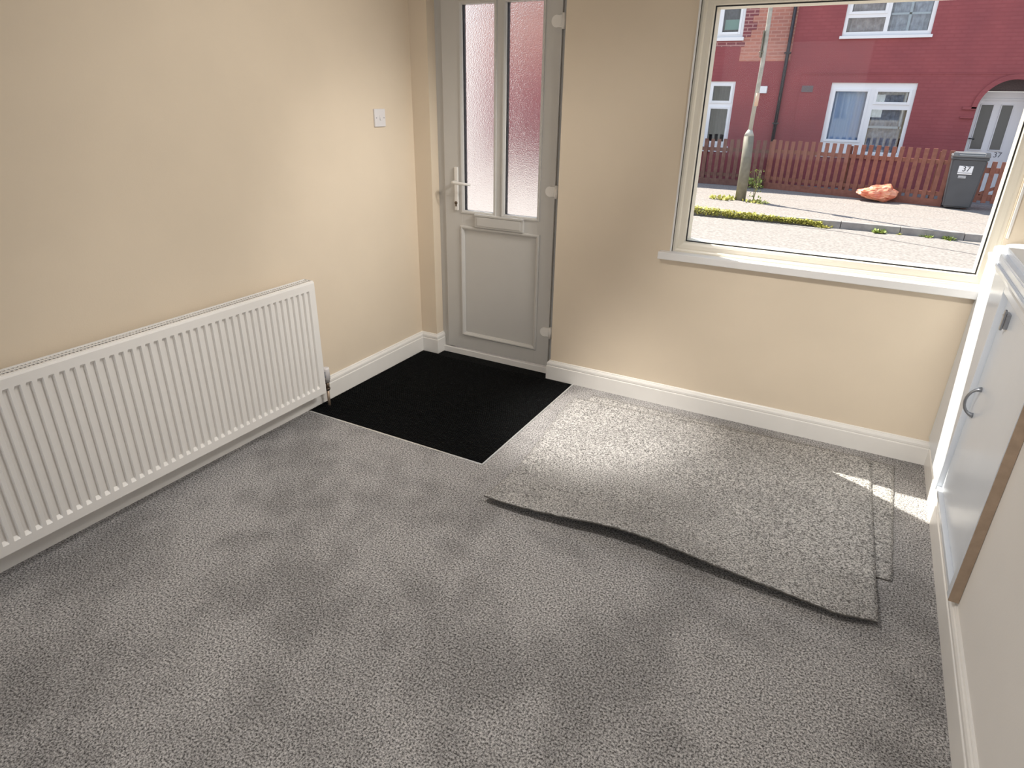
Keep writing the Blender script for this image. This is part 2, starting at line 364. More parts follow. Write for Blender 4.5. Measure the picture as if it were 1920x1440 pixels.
# narrow plaster return left of the frame, painted white
m = MB(); m.box(1.530, 1.538, -.004, .012, .823, 2.27); tag(m.build('trim_2', M['cill']), kind='structure')

# ---------------------------------------------------------------- door
dr = thing('door_1', (0.52, 0.07, 0.0), 'white front door with two obscured glass panes and a flat lower panel', kind='structure')
m = MB(); m.box(.108, .168, .072, .128, 0.0, 2.09, .002); m.box(.868, .985, .072, .128, 0.0, 2.09, .002); m.box(.108, .985, .072, .128, 1.985, 2.09, .002)
m.box(.162, .172, .060, .072, .04, 2.0, .002)
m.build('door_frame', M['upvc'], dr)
m = MB(); m.box(.116, .93, .052, .125, -0.01, .035, .004); m.build('threshold', M['gloss'], dr)
leaf = MB()
lx0, lx1, lz0, lz1, ly0, ly1 = .166, .868, .044, 1.985, .056, .100
leaf.box(lx0, .288, ly0, ly1, lz0, lz1, .003); leaf.box(.772, lx1, ly0, ly1, lz0, lz1, .003)
leaf.box(.286, .774, ly0, ly1, lz0, .146, .003); leaf.box(.286, .774, ly0, ly1, .795, .892, .003)
leaf.box(.286, .774, ly0, ly1, 1.934, lz1, .003); leaf.box(.495, .556, ly0+.001, ly1, .88, 1.94, .003)
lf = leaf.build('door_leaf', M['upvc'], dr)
m = MB(); mitre_frame(m, .270, .790, .130, .812, [(0, .058), (.002, .050), (.008, .046), (.014, .047), (.024, .055), (.026, .066), (0, .066)])
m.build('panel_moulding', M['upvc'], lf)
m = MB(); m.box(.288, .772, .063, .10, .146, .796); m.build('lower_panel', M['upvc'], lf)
for a, b in ((.288, .497), (.554, .772)):
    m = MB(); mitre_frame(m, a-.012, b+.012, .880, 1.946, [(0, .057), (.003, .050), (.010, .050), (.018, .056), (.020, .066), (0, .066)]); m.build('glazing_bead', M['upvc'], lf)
    m = MB(); mitre_frame(m, a+.004, b-.004, .892, 1.934, [(0, .0665), (.006, .0665), (.006, .092), (0, .092)]); m.build('spacer_bar', M['gask'], lf)
    m = MB(); m.box(a+.005, b-.005, .074, .080, .89, 1.936); m.build('door_pane', M['obsc'], lf)
# letter plate
m = MB(); m.box(.376, .690, .040, .057, .812, .886, .003); m.box(.392, .674, .036, .043, .822, .872, .003); m.box(.376, .690, .034, .05, .876, .888, .003)
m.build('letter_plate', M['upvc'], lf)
# handle
m = MB(); m.box(.238, .262, .044, .058, .895, 1.135, .006, 3); hp = m.build('handle_plate', M['gloss'], lf)
m = MB(); m.tube([(.250, .058, 1.054), (.250, .008, 1.054), (.256, .001, 1.054), (.272, -.002, 1.054), (.33, -.003, 1.052), (.372, .002, 1.050)], [.009, .009, .009, .0085, .008, .007])
m.build('lever', M['gloss'], lf)
m = MB(); m.tube([(.250, .046, .938), (.250, .040, .938)], .009); m.box(.246, .254, .040, .046, .918, .938, .001); m.build('keyhole', M['brass'], lf)
for z in (1.835, 1.046, .258):
    m = MB(); m.tube([(.842, .046, z), (.842, .058, z)], .027, 20); m.box(.843, .872, .0475, .058, z-.0265, z+.0265, .003)
    m.tube([(.882, .046, z-.034), (.882, .046, z+.034)], .0105); m.box(.868, .905, .047, .062, z-.030, z+.030, .002)
    m.build('hinge', M['gloss'], lf)

# ---------------------------------------------------------------- door mat
m = MB(); m.prism([(.018, -1.023), (1.065, -1.023), (1.065, -.0185), (.894, -.0185), (.894, .056), (.134, .056), (.134, -.0185), (.018, -.0185)], -.014, -.002, 'z')
y = -1.02
while y < -.03:
    m.box(.019, 1.064, y, y+.005, -.003, .0015); y += .011
m2 = m.build('door_mat', M['matblk']); tag(m2, 'large black ribbed entrance mat set into the carpet before the front door', 'doormat')

# ---------------------------------------------------------------- radiator
rx, ry0, ry1, rz0, rz1 = .100, -2.57, -.968, .100, .684
rad = thing('radiator', (.06, (ry0+ry1)/2, .1), 'long white convector panel radiator on the left wall', 'radiator')
def flutes(xf, depth, sgn):
    m = MB(); bm = m.bm; pitch_ = .0336; n = int((ry1-ry0-.03)/pitch_)
    ys = [ry0, ry0+.006]; st = [0, 0]
    y = ry0 + ((ry1-ry0) - n*pitch_)/2
    cols = [(ry0, 0)]
    for k in range(n):
        a = y+k*pitch_
        cols += [(a+.004, 0), (a+.0085, 1), (a+.0225, 1), (a+.0255, 0)]
    cols.append((ry1, 0))
    rows = [(rz0, 0, 1), (rz0+.001, 0, 0), (rz0+.036, 0, 0), (rz0+.048, 1, 0), (rz1-.052, 1, 0), (rz1-.040, 0, 0), (rz1-.008, 0, 0), (rz1-.002, 0, .35), (rz1, 0, 1)]
    G = [[bm.verts.new((xf-sgn*(depth*c*r+.007*e), yy, z)) for yy, c in cols] for z, r, e in rows]
    for A, B in zip(G, G[1:]):
        for i in range(len(cols)-1):
            f = bm.faces.new((A[i], A[i+1], B[i+1], B[i]))
    Bk = [[bm.verts.new((xf-sgn*.014, yy, z)) for yy in (ry0, ry1)] for z in (rz0, rz1)]
    bm.faces.new((Bk[0][0], Bk[0][1], Bk[1][1], Bk[1][0]))
    return m
p = flutes(rx, .0115, 1).build('front_panel', M['rad'], rad)
m = MB(); m.box(.030, .040, ry0, ry1, rz0, rz1, .002); m.build('back_panel', M['rad'], rad)
m = MB(); yy = ry0+.004
m.box(.036, .0385, ry0, ry1, rz1-.003, rz1+.003); m.box(.0855, .093, ry0, ry1, rz1-.004, rz1+.003, .001)
m.box(.058, .062, ry0, ry1, rz1-.003, rz1+.001)
while yy < ry1-.004:
    m.box(.037, .088, yy, yy+.0034, rz1-.006, rz1-.001); yy += .0125
m.build('top_grille', M['rad'], rad)
m = MB(); m.box(.041, .085, ry0+.01, ry1-.01, rz0+.05, rz1-.022); m.build('dark_fins', M['gask'], rad)  # fins as one black block, so the grille gaps show dark
for ye in (ry1, ry0-.003):
    m = MB(); m.box(.034, .092, ye, ye+.003, rz0+.004, rz1+.002, .001); m.build('side_cover', M['rad'], rad)
vx, vy = .062, ry1+.048
m = MB(); m.tube([(vx, vy, .132), (vx, vy, .148), (vx, vy, .150), (vx, vy, .206), (vx, vy, .212), (vx, vy, .214)], [.015, .016, .0195, .0185, .017, .012], 20); v = m.build('valve_head', M['plast'], rad)
m = MB()
for k in range(5): m.box(vx-.006+.0, vx+.014, vy-.0225, vy-.0175, .165+k*.007, .1685+k*.007)
m.build('valve_marking', M['vgrey'], v)
m = MB(); m.tube([(vx, vy, .086), (vx, vy, .132)], [.010, .012], 12); m.tube([(vx, vy, .115), (vx, ry1-.01, .115)], [.009, .009], 12); m.tube([(vx, vy, .09), (vx, vy, .10)], [.014, .014], 6); m.build('valve_body', M['brass'], rad)
m = MB(); m.tube([(vx, vy, -.012), (vx, vy, .09)], .0075); m.build('supply_pipe', M['copper'], rad)

# ---------------------------------------------------------------- light switch
ls = thing('light_switch', (0, -.294, 1.389), 'square white light switch on the left wall beside the front door', 'light switch')
m = MB(); m.box(0, .010, -.337, -.251, 1.346, 1.432, .003, 3); m.build('face_plate', M['plast'], ls)
m = MB(); m.prism([(.009, 1.377), (.0165, 1.379), (.011, 1.401), (.009, 1.401)], -.299, -.289, 'y'); m.build('rocker', M['plast'], ls)
for yy in (-.324, -.264):
    m = MB(); m.tube([(.0095, yy, 1.389), (.0105, yy, 1.389)], .003, 10); m.build('screw', M['vgrey'], ls)

# ---------------------------------------------------------------- loose carpet pieces
def ragged(pts, n, amp):
    out = []
    for a, b in zip(pts, pts[1:]+pts[:1]):
        for k in range(n): out.append((a[0]+(b[0]-a[0])*k/n+random.uniform(-amp, amp), a[1]+(b[1]-a[1])*k/n+random.uniform(-amp, amp)))
    return out
def offcut(name, L, R, F, B, zf, thick, label):
    """grid sheet: L/R/F/B side curves as functions of t, zf height"""
    NU, NV = 90, 60; m = MB(); bm = m.bm
    def pos(u, v):
        l, r = L(v), R(v); f, b = F(u), B(u)
        x = l[0]*(1-u)+r[0]*u; y_ = f*(1-v)+b*v
        return x, y_
    T = []; Bt = []
    for j in range(NV+1):
        rt = []; rb = []
        for i in range(NU+1):
            u, v = i/NU, j/NV; x, yy = pos(u, v); e = (i in (0, NU) or j in (0, NV))
            if e: x += random.uniform(-.0022, .0022); yy += random.uniform(-.0022, .0022)
            z = zf(u, v); dz = -.003 if e else random.uniform(-.0008, .0008)
            rt.append(bm.verts.new((x, yy, z+thick+dz))); rb.append(bm.verts.new((x, yy, z)))
        T.append(rt); Bt.append(rb)
    def q(a, b, c, d, mi):
        f = bm.faces.new((a, b, c, d)); f.material_index = mi; f.smooth = True
    for j in range(NV):
        for i in range(NU):
            q(T[j][i], T[j][i+1], T[j+1][i+1], T[j+1][i], 0); q(Bt[j][i], Bt[j+1][i], Bt[j+1][i+1], Bt[j][i+1], 1)
    for i in range(NU):
        q(Bt[0][i], Bt[0][i+1], T[0][i+1], T[0][i], 1); q(Bt[NV][i], T[NV][i], T[NV][i+1], Bt[NV][i+1], 0)
    for j in range(NV):
        q(Bt[j][0], T[j][0], T[j+1][0], Bt[j+1][0], 0); q(Bt[j][NU], Bt[j+1][NU], T[j+1][NU], T[j][NU], 0)
    return tag(m.build(name, [M['carpet2'], M['jute']]), label, 'carpet offcut', 'loose carpet pieces lying by the window wall')
sm = lambda t: t*t*(3-2*t)
offcut('carpet_offcut', lambda v: (1.245-.02*sm(v), 0), lambda v: (2.683+.008*v, 0),
       lambda u: -1.20+.228*u, lambda u: -.100-.004*u,
       lambda u, v: .0012+.012*math.exp(-((u-.35)/.3)**2)*(1-v)**3, .008,
       'lower loose piece of grey carpet showing along the right edge under another')
offcut('carpet_offcut', lambda v: (1.222-.05*sm(v)+.012*math.sin(v*5), 0), lambda v: (2.640-.048*v, 0),
       lambda u: -1.272-.01*math.sin(u*6.3)+.075*math.exp(-((u-.40)/.20)**2)*.55+.035*sm(max(0, (u-.9)/.1)),
       lambda u: -.205+.085*sm(min(1, max(0, (u-.0)/.9))),
       lambda u, v: .0112+.012*math.exp(-((u-.35)/.3)**2)*(1-v)**3+(.010+.022*math.exp(-((u-.52)/.33)**2))*max(0, 1-v/.22)**1.6*(1-.5*max(0, (u-.85)/.15)), .010,
       'upper large loose piece of grey carpet with a wavy lifted front edge')

# ---------------------------------------------------------------- low built-in cupboard, right wall
cb = thing('wall_cupboard', (2.81, -.6, .12), 'low white painted cupboard built along the right wall beside the window', 'cupboard')
fx = 2.800
m = MB()
m.box(fx, RW-.001, -.478, -.004, .132, .975, .003); m.box(fx, RW-.001, -1.160, -1.128, .132, .975, .003)
m.box(fx, RW-.001, -1.128, -.478, .925, .975, .003); m.box(fx+.004, RW-.001, -1.128, -.478, .132, .150, .002)
m.build('face_frame', M['cup'], cb)
df = fx+.019
m = MB(); m.box(df, RW-.002, -1.122, -.482, .153, .920, .002); cdoor = m.build('cupboard_door', M['cup'], cb)
m = MB(); m.box(fx+.002, RW-.001, -1.166, -1.1605, .130, .975); m.build('side_panel', M['shade_toned'], cb, 'side edge with shade put into its brown')
m = MB(); P_ = []
for k in range(13):
    t = math.pi*k/12; P_.append((df-.036*math.sin(t), -.565, .550-.050*math.cos(t)))
m.tube(P_, [.010, .008, .0055, .005, .005, .005, .005, .005, .005, .005, .0055, .008, .010], 10); m.build('bow_handle', M['metal'], cdoor)
m = MB(); m.box(df-.012, df, -.615, -.575, .835, .885, .002); m.box(df-.018, df-.012, -.607, -.590, .828, .895, .001); m.tube([(df-.008, -.54, .865), (df-.008, -.61, .865)], .004, 8)
m.build('catch', M['metal'], cdoor)
for z0 in (.22, .78):
    m = MB(); m.tube([(df-.003, -1.1245, z0), (df-.003, -1.1245, z0+.05)], .004, 8); m.build('butt_hinge', M['cup'], cdoor)
def round_slab(mb, x0, x1, y0, y1, z0, z1, r, bev):
    pts = [(x1, y0), (x1, y1)]
    for k in range(9):
        t = math.pi/2*(k/8); pts.append((x0+r-r*math.sin(t), y1-r+r*math.cos(t)))
    pts.append((x0, y0))
    n = len(mb.bm.verts); mb.prism(pts, z0, z1, 'z')
    mb.bm.verts.ensure_lookup_table()
    es = [e for e in mb.bm.edges if all(v.index >= n or v.index == -1 for v in e.verts) and abs(e.verts[0].co.z-e.verts[1].co.z) < 1e-6]
    mb.bm.verts.index_update()
    vv = set(list(mb.bm.verts)[n:]); es = [e for e in mb.bm.edges if e.verts[0] in vv and e.verts[1] in vv and abs(e.verts[0].co.z-e.verts[1].co.z) < 1e-6]
    bmesh.ops.bevel(mb.bm, geom=es, offset=bev, segments=3, affect='EDGES')
sh = thing('cupboard_top', (2.9, -.6, .975), 'stepped white ledge with rounded corner capping the low cupboard', 'ledge')
m = MB(); round_slab(m, 2.801, 3.2, -1.21, -.006, .976, 1.006, .045, .006); m.build('lower_board', M['cup'], sh)
m = MB(); round_slab(m, 2.820, 3.2, -1.20, -.10, 1.006, 1.030, .045, .007); m.build('upper_board', M['cup'], sh)
m = MB(); m.sweep([(0, 0), (.002, 0), (.004, .008), (.006, .014), (.006, .022), (0, .022)], [(fx, -.006), (fx, -1.165)], side=-1)
o = m.build('bed_moulding', M['cup'], sh); o.location.z += .952
m = MB(); m.box(2.834, 2.843, -.010, -.0005, 1.031, RH-.02, .002)  # thin white upright strip on the front wall
tag(m.build('white_strip', M['gloss']), 'thin white vertical strip right of the window', 'trunking')

# housings made up for the added fill lights, out of view
for (loc, tgt, ang, e), lab in zip(FILL_SPOTS, ('added fill light turned to the left wall by the radiator', 'added fill light turned to the corner beside the front door',
                                           'added fill light turned to the wall under the window', 'added fill light turned to the middle of the carpet', 'added light imitating sun glow from the door glass on the loose carpet')):
    L = Vector(loc); d = (Vector(tgt)-L).normalized(); h = L-d*.17
    sp = thing('fill_spot', (h.x, h.y, RH), lab, 'spotlight', 'added fill lights out of view')
    m = MB(); m.tube([(h.x, h.y, RH), (h.x, h.y, RH-.015)], .045, 20); m.build('fill_mount', M['lampg'], sp)
    m = MB(); m.tube([h-d*.0, L-d*.155], .04, 20); m.build('fill_head', M['lampg'], sp)

# ================================================================ the street
GZ = -.40
FY = 15.0
m = MB(); m.box(-14, 20, 9.72, 13.75, GZ-.3, GZ); tag(m.build('pavement', M['pave']), kind='structure')
m = MB(); m.box(-14, 20, 0.35, 9.6, GZ-.3, GZ-.11); tag(m.build('road', M['road']), kind='structure')
m = MB(); m.box(-14, 20, 13.75, 16.5, GZ-.3, GZ-.001); tag(m.build('front_yard', M['stone']), kind='structure')
m = MB(); x = -9.0
while x < 14:
    m.box(x, x+.91, 9.58+random.uniform(-.008, .008), 9.73, GZ-.2, GZ+.006+random.uniform(-.004, .004), .01); x += .918
tag(m.build('kerb', M['kerb']), kind='structure')
m = MB(); m.prism([(.6, 9.42), (2.0, 9.27), (4.2, 8.28), (4.2, 8.31), (2.0, 9.305), (.6, 9.45)], GZ-.11, GZ-.108, 'z'); tag(m.build('road_seam', M['crack']), kind='structure')
m = MB(); m.box(-8, 12, 12.05, 12.08, GZ, GZ+.0015); m.box(-8, 12, 10.9, 10.925, GZ, GZ+.0015)
tag(m.build('pavement_seam', M['kerb']), kind='structure')

# ---- house building kit
def curtain(parent, x0, x1, z0, z1, y, m_, waves, amp=.02, name='curtain'):
    mb = MB(); n = max(8, int(waves*8)); V = []
    for i in range(n+1):
        t = i/n; xx = x0+(x1-x0)*t; yy = y+amp*math.sin(t*waves*2*math.pi)+amp*.4*math.sin(t*waves*5.1)
        V.append((mb.bm.verts.new((xx, yy, z0)), mb.bm.verts.new((xx, yy, z1)), mb.bm.verts.new((xx, yy+.004, z0)), mb.bm.verts.new((xx, yy+.004, z1))))
    for a, b in zip(V, V[1:]):
        mb.bm.faces.new((a[0], b[0], b[1], a[1])); mb.bm.faces.new((a[2], a[3], b[3], b[2]))
        mb.bm.faces.new((a[0], a[2], b[2], b[0])); mb.bm.faces.new((a[1], b[1], b[3], a[3]))
    return mb.build(name, m_, parent)
def house_window(parent, x0, x1, z0, z1, lights, sill=.10, label=None, fw=.075):
    """lights: list of (lx0,lx1,lz0,lz1,sash) openings inside the frame"""
    y0 = FY+.03
    mb = MB(); holes = [(a, b, c, d) for a, b, c, d, s in lights]
    holes_wall(mb, x0, x1, z0, z1, y0, y0+.07, holes)
    fr = mb.build('window_frame', M['hwhite'], parent, label)
    for a, b, c, d, s in lights:
        if s:
            mb = MB(); frame_boxes(mb, a-.012, b+.012, c-.012, d+.012, y0-.018, y0+.04, .058, .006); mb.build('sash', M['hwhite'], fr)
        mb = MB(); mb.box(a, b, y0+.035, y0+.041, c, d); mb.build('pane', M['hglass'], fr)
    if sill:
        mb = MB(); mb.box(x0-.04, x1+.04, FY-.05, y0+.05, z0-sill, z0, .008); mb.build('window_sill', M['hwhite'], fr)
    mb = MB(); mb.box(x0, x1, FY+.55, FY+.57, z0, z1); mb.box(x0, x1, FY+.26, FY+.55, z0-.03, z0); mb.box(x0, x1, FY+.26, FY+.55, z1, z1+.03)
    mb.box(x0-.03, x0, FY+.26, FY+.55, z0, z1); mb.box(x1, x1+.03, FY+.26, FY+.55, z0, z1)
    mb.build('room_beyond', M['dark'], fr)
    return fr

# left house: bare brick above, red paint below
hl = thing('terraced_house', (-3, FY, GZ), 'left terraced house with bare orange brick above red painted brick', 'house')
wl_h = [(-2.45, -1.18, .43, 1.95), (-2.45, -1.18, 2.93, 4.1)]
m = MB()
holes_wall(m, -9.0, 0.0, GZ-.02, 2.40, FY, FY+.25, wl_h); m.build('painted_wall', M['redpaint'], hl)
m = MB(); holes_wall(m, -9.0, -0.0, 2.40, 4.7, FY+.006, FY+.25, wl_h); m.build('brick_wall', M['orange'], hl)
m = MB(); z = 2.93; k = 0
while z < 4.1:
    m.box(-1.18, -.88 if k % 2 else -.99, FY-.004, FY+.02, z, z+.15); z += .15; k += 1
m.box(-2.5, -1.1, FY-.004, FY+.02, 2.72, 2.83); m.build('quoins', M['purple'], hl)
w_ = house_window(hl, -2.45, -1.18, .43, 1.95, [(-1.76, -1.24, 1.46, 1.89, True), (-1.76, -1.24, .49, 1.36, True), (-2.39, -1.86, .49, 1.89, False)], .15)
curtain(w_, -1.80, -1.24, .47, 1.9, FY+.2, mat('dark curtain', (.045, .04, .05), .9, col2=(.10, .09, .085), vscale=15), 7)
curtain(w_, -2.40, -1.86, .47, 1.2, FY+.17, M['cur_l'], 4)
w_ = house_window(hl, -2.45, -1.18, 2.93, 4.1, [(-1.74, -1.26, 3.0, 4.0, True), (-2.39, -1.84, 3.0, 4.0, False)], .08)
curtain(w_, -1.80, -1.26, 3.0, 4.0, FY+.2, mat('mauve curtain', (.16, .13, .15), .9, col2=(.26, .22, .25), vscale=15), 5)
m = MB(); m.box(-1.66, -1.30, FY+.12, FY+.13, 3.10, 3.32); m.build('green_blind', M['green'], w_)
m = MB(); m.box(-.62, -.40, FY-.09, FY, 1.69, 1.85, .01); m.build('white_vent_cover', M['hwhite'], hl)
m = MB(); m.prism([(FY-.25, 4.66), (FY+.3, 4.66), (FY+4.2, 7.6), (FY+4.2, 7.7), (FY-.25, 4.8)], -9.0, 0.0, 'x'); m.build('roof', M['slate'], hl)
# downpipe
dp = MB(); dp.tube([(-.07, FY-.06, 4.6), (-.07, FY-.06, -.35)], .04, 12)
for z in (4.3, 2.55, 1.0): dp.box(-.14, .0, FY-.10, FY, z, z+.035)
dpo = dp.build('downpipe', M['pipe']); tag(dpo, 'black cast downpipe between the two houses across the street', 'downpipe')

# right house: all painted red, number 37
hr = thing('terraced_house', (3, FY, GZ), 'red painted terraced house with arched porch across the street', 'house')
ax, az, ar = 4.585, 1.44, .585
wr_h = [(1.02, 2.78, .40, 1.94), (1.02, 2.78, 2.90, 4.1)]
m = MB(); holes_wall(m, 0.001, 3.80, GZ-.02, 4.7, FY, FY+.25, wr_h)
holes_wall(m, 3.80, ax-ar, GZ-.02, 4.7, FY, FY+.25, []); holes_wall(m, ax+ar, 11, GZ-.02, 4.7, FY, FY+.25, [])
arc = [(ax+ar*math.cos(math.pi*k/24), az+ar*math.sin(math.pi*k/24)) for k in range(25)]
for (a, b) in zip(arc, arc[1:]): m.prism([a, b, (b[0], 4.7), (a[0], 4.7)], FY, FY+.25, 'y')
m.build('painted_wall', M['redpaint'], hr)
m = MB()
for k in range(24):
    t0, t1 = math.pi*k/24, math.pi*(k+1)/24
    m.prism([(ax+r*math.cos(t), az+r*math.sin(t)) for r, t in ((ar, t0), (ar+.10, t0), (ar+.10, t1), (ar, t1))], FY-.035, FY+.02, 'y')
m.build('arch_ring', M['redpaint'], hr)
m = MB()
for z0, z1 in ((1.42, 1.48), (1.24, 1.28)):
    m.box(3.74, ax-ar, FY-.035, FY+.01, z0, z1, .006); m.box(ax+ar, 5.5, FY-.035, FY+.01, z0, z1, .006)
m.box(.31, .335, FY-.012, FY+.01, .45, 2.13); m.box(.31, 6.0, FY-.012, FY+.01, 2.125, 2.145)
m.build('string_course', M['redpaint'], hr)
m = MB(); m.box(.38, .63, FY-.012, FY+.01, 1.73, 1.87); 
for k in range(5): m.box(.395, .615, FY-.018, FY, 1.745+k*.024, 1.757+k*.024)
m.build('air_brick', M['vent'], hr)
# porch recess: sides, back and door
m = MB(); m.box(ax-ar-.1, ax-ar, FY+.25, FY+.62, GZ, 2.3); m.box(ax+ar, ax+ar+.1, FY+.25, FY+.62, GZ, 2.3); m.box(ax-ar-.1, ax+ar+.1, FY+.60, FY+.7, 1.80, 2.4); m.box(ax-ar-.1, ax+ar+.1, FY+.25, FY+.7, 2.1, 2.2)
m.build('porch_wall', M['vent'], hr)
m = MB(); m.box(3.99, 5.18, FY+.52, FY+.60, GZ, 1.79); fd = m.build('front_door', M['hwhite'], hr, 'white front door with two narrow panes and number 37')
m = MB(); frame_boxes(m, 4.045, 5.10, GZ+.03, 1.66, FY+.49, FY+.53, .05, .004); m.build('door_frame', M['hwhite'], fd)
for a, b in ((4.13, 4.35), (4.51, 4.71)):
    m = MB(); m.box(a, b, FY+.508, FY+.522, .60, 1.52, .004); m.build('pane', M['dglass'], fd)
    m = MB(); frame_boxes(m, a-.02, b+.02, .58, 1.54, FY+.495, FY+.523, .02, .003); m.build('glazing_bead', M['hwhite'], fd)
m = MB(); m.box(4.47, 4.57, FY+.505, FY+.522, .465, .525, .004); m.build('letter_slot', M['ink'], fd)
m = MB(); m.tube([(4.07, FY+.50, .82), (4.07, FY+.44, .82), (4.17, FY+.44, .81)], .012, 8); m.build('handle', M['ink'], fd)
def text(body, size, loc, rot, material, parent, name, ext=.002):
    cu = bpy.data.curves.new(name, 'FONT'); cu.body = body; cu.size = size; cu.extrude = ext; cu.align_x = 'CENTER'; cu.align_y = 'CENTER'
    t = bpy.data.objects.new(name+'_tmp', cu); C.objects.link(t)
    bpy.context.view_layer.update(); dg = bpy.context.evaluated_depsgraph_get()
    me = bpy.data.meshes.new_from_object(t.evaluated_get(dg)); bpy.data.objects.remove(t)
    me.transform(Matrix.Translation(loc) @ rot.to_matrix().to_4x4()); me.transform(Matrix.Translation(-world_loc(parent)))
    me.materials.clear(); me.materials.append(material)
    o = bpy.data.objects.new(name, me); C.objects.link(o); o.parent = parent; return o
from mathutils import Euler
text('37', .16, Vector((4.70, FY+.518, .49)), Euler((math.pi/2, 0, 0)), M['numgrey'], fd, 'door_number')
w_ = house_window(hr, 1.02, 2.78, .40, 1.94, [(1.09, 1.86, .66, 1.80, True), (1.98, 2.70, 1.50, 1.80, True), (1.98, 2.70, .46, 1.38, False)], .10)
curtain(w_, 1.09, 1.90, .6, 1.86, FY+.115, M['cur_b'], 7, .018); curtain(w_, 1.94, 2.66, .46, 1.86, FY+.145, M['cur_g'], 8, .018)
m = MB(); m.box(1.98, 2.66, FY+.08, FY+.10, .98, 1.03); m.box(2.60, 2.63, FY+.08, FY+.10, .98, 1.75); m.build('reflected_bar', M['hwhite'], w_)  # white bars standing in for frames reflected in the pane
w_ = house_window(hr, 1.02, 2.78, 2.90, 4.1, [(1.09, 1.84, 3.34, 4.0, True), (1.09, 1.84, 2.98, 3.26, False), (1.92, 2.70, 2.98, 4.0, False)], .06)
curtain(w_, 1.09, 1.86, 2.96, 4.0, FY+.125, M['cur_p'], 8, .018); curtain(w_, 1.90, 2.70, 2.96, 4.0, FY+.145, M['cur_l'], 8, .018)
m = MB(); m.box(1.94, 2.68, FY+.08, FY+.10, 3.30, 3.34); m.box(2.28, 2.33, FY+.08, FY+.10, 2.98, 4.0); m.build('reflected_bar', M['hwhite'], w_)  # reflected frames again, built as white bars
m = MB(); m.prism([(FY-.25, 4.66), (FY+.3, 4.66), (FY+4.2, 7.6), (FY+4.2, 7.7), (FY-.25, 4.8)], 0.001, 11.0, 'x'); m.build('roof', M['slate'], hr)

# ---- fences
def fence(a, b, n, material, label, top, pitch_=.15, wdt=.085, group='picket fences across the street'):
    a = Vector((a[0], a[1], 0)); b = Vector((b[0], b[1], 0)); d = (b-a); L = d.length; ang = math.atan2(d.y, d.x)
    t = thing('picket_fence', (a.x, a.y, GZ), label, 'fence', group)
    M4 = Matrix.Translation((a.x, a.y, 0)) @ Matrix.Rotation(ang, 4, 'Z')
    def fin(mb, name):
        mb.bm.transform(M4); return mb.build(name, material, t)
    first = None
    for k in range(n):
        x = k*pitch_+.04
        if x > L-.04: break
        mb = MB(); hh = top+random.uniform(-.012, .012); mb.box(x, x+wdt, -.02, 0, GZ+.10, hh, .004)
        mb.bm.transform(Matrix.Translation((random.uniform(-.004, .004), 0, 0))); fin(mb, 'picket')
    for z in (GZ+.24, top-.24):
        mb = MB(); mb.box(0, L, .002, .045, z-.04, z+.04, .003); fin(mb, 'rail')
    mb = MB(); mb.box(0, L, -.028, -.002, GZ-.01, GZ+.14, .003); fin(mb, 'gravel_board')
    x = 0.0
    while x <= L+.01:
        mb = MB(); mb.box(x-.04, x+.04, .046, .12, GZ-.05, top-.04, .005); fin(mb, 'post'); x += 1.75
    return t
fence((-3.2, 13.86), (.05, 13.86), 22, M['fence_shade'], 'shade-darkened picket fence left of the lamp post', .66, .152, .088)
fence((.06, 13.80), (3.68, 12.86), 26, M['fence'], 'red brown picket fence behind the orange bag', .69, .150, .085)
# gate
gt = thing('garden_gate', (4.6, 12.80, GZ), 'small red brown picket gate with diagonal brace behind the bin', 'gate')
def gpart(f, name):
    mb = MB(); f(mb); mb.build(name, M['fence'], gt)
for k in range(6):
    x = 4.16+k*.155
    gpart(lambda mb: mb.box(x, x+.085, 12.78, 12.80, GZ+.14, .50+.02*math.sin(k), .004), 'picket')
gpart(lambda mb: mb.box(4.12, 5.08, 12.801, 12.84, .30, .40, .003), 'rail'); gpart(lambda mb: mb.box(4.12, 5.08, 12.801, 12.84, -.22, -.10, .003), 'rail')
gpart(lambda mb: mb.prism([(4.14, -.12), (4.26, -.12), (5.06, .30), (4.94, .30)], 12.801, 12.835, 'y'), 'brace')
gpart(lambda mb: mb.box(4.02, 4.11, 12.79, 12.88, GZ, .62, .005), 'gate_post')

# ---- lamp post
lp = thing('lamp_post', (-.03, 11.34, GZ), 'tall grey steel lamp post standing on the far pavement', 'lamp post')
m = MB(); m.tube([(-.03, 11.34, GZ-.05), (-.03, 11.34, .3), (-.055, 11.34, .86)], [.108, .105, .098], 20); m.build('base_column', M['post'], lp)
m = MB(); m.tube([(-.055, 11.34, .86), (-.055, 11.34, .92), (-.05, 11.34, .98)], [.098, .075, .042], 20); m.build('shoulder', M['pole'], lp)
m = MB(); m.tube([(-.05, 11.34, .96), (-.02, 11.34, 2.2), (-.04, 11.34, 3.6), (-.04, 11.34, 6.0)], [.042, .042, .040, .038], 16); m.build('pole', M['pole'], lp)
m = MB(); m.box(-.085, -.065, 11.25, 11.43, 2.28, 2.74, .004); m.tube([(-.06, 11.34, 2.36), (-.06, 11.34, 2.39)], .055, 12); m.build('sign_plate', M['post'], lp, 'grey sign plate seen edge on')
m = MB(); m.tube([(-.028, 11.34, 1.42), (-.022, 11.34, 1.66)], .046, 16); m.build('sticker_band', mat('peach sticker', (.72, .5, .36), .6), lp)

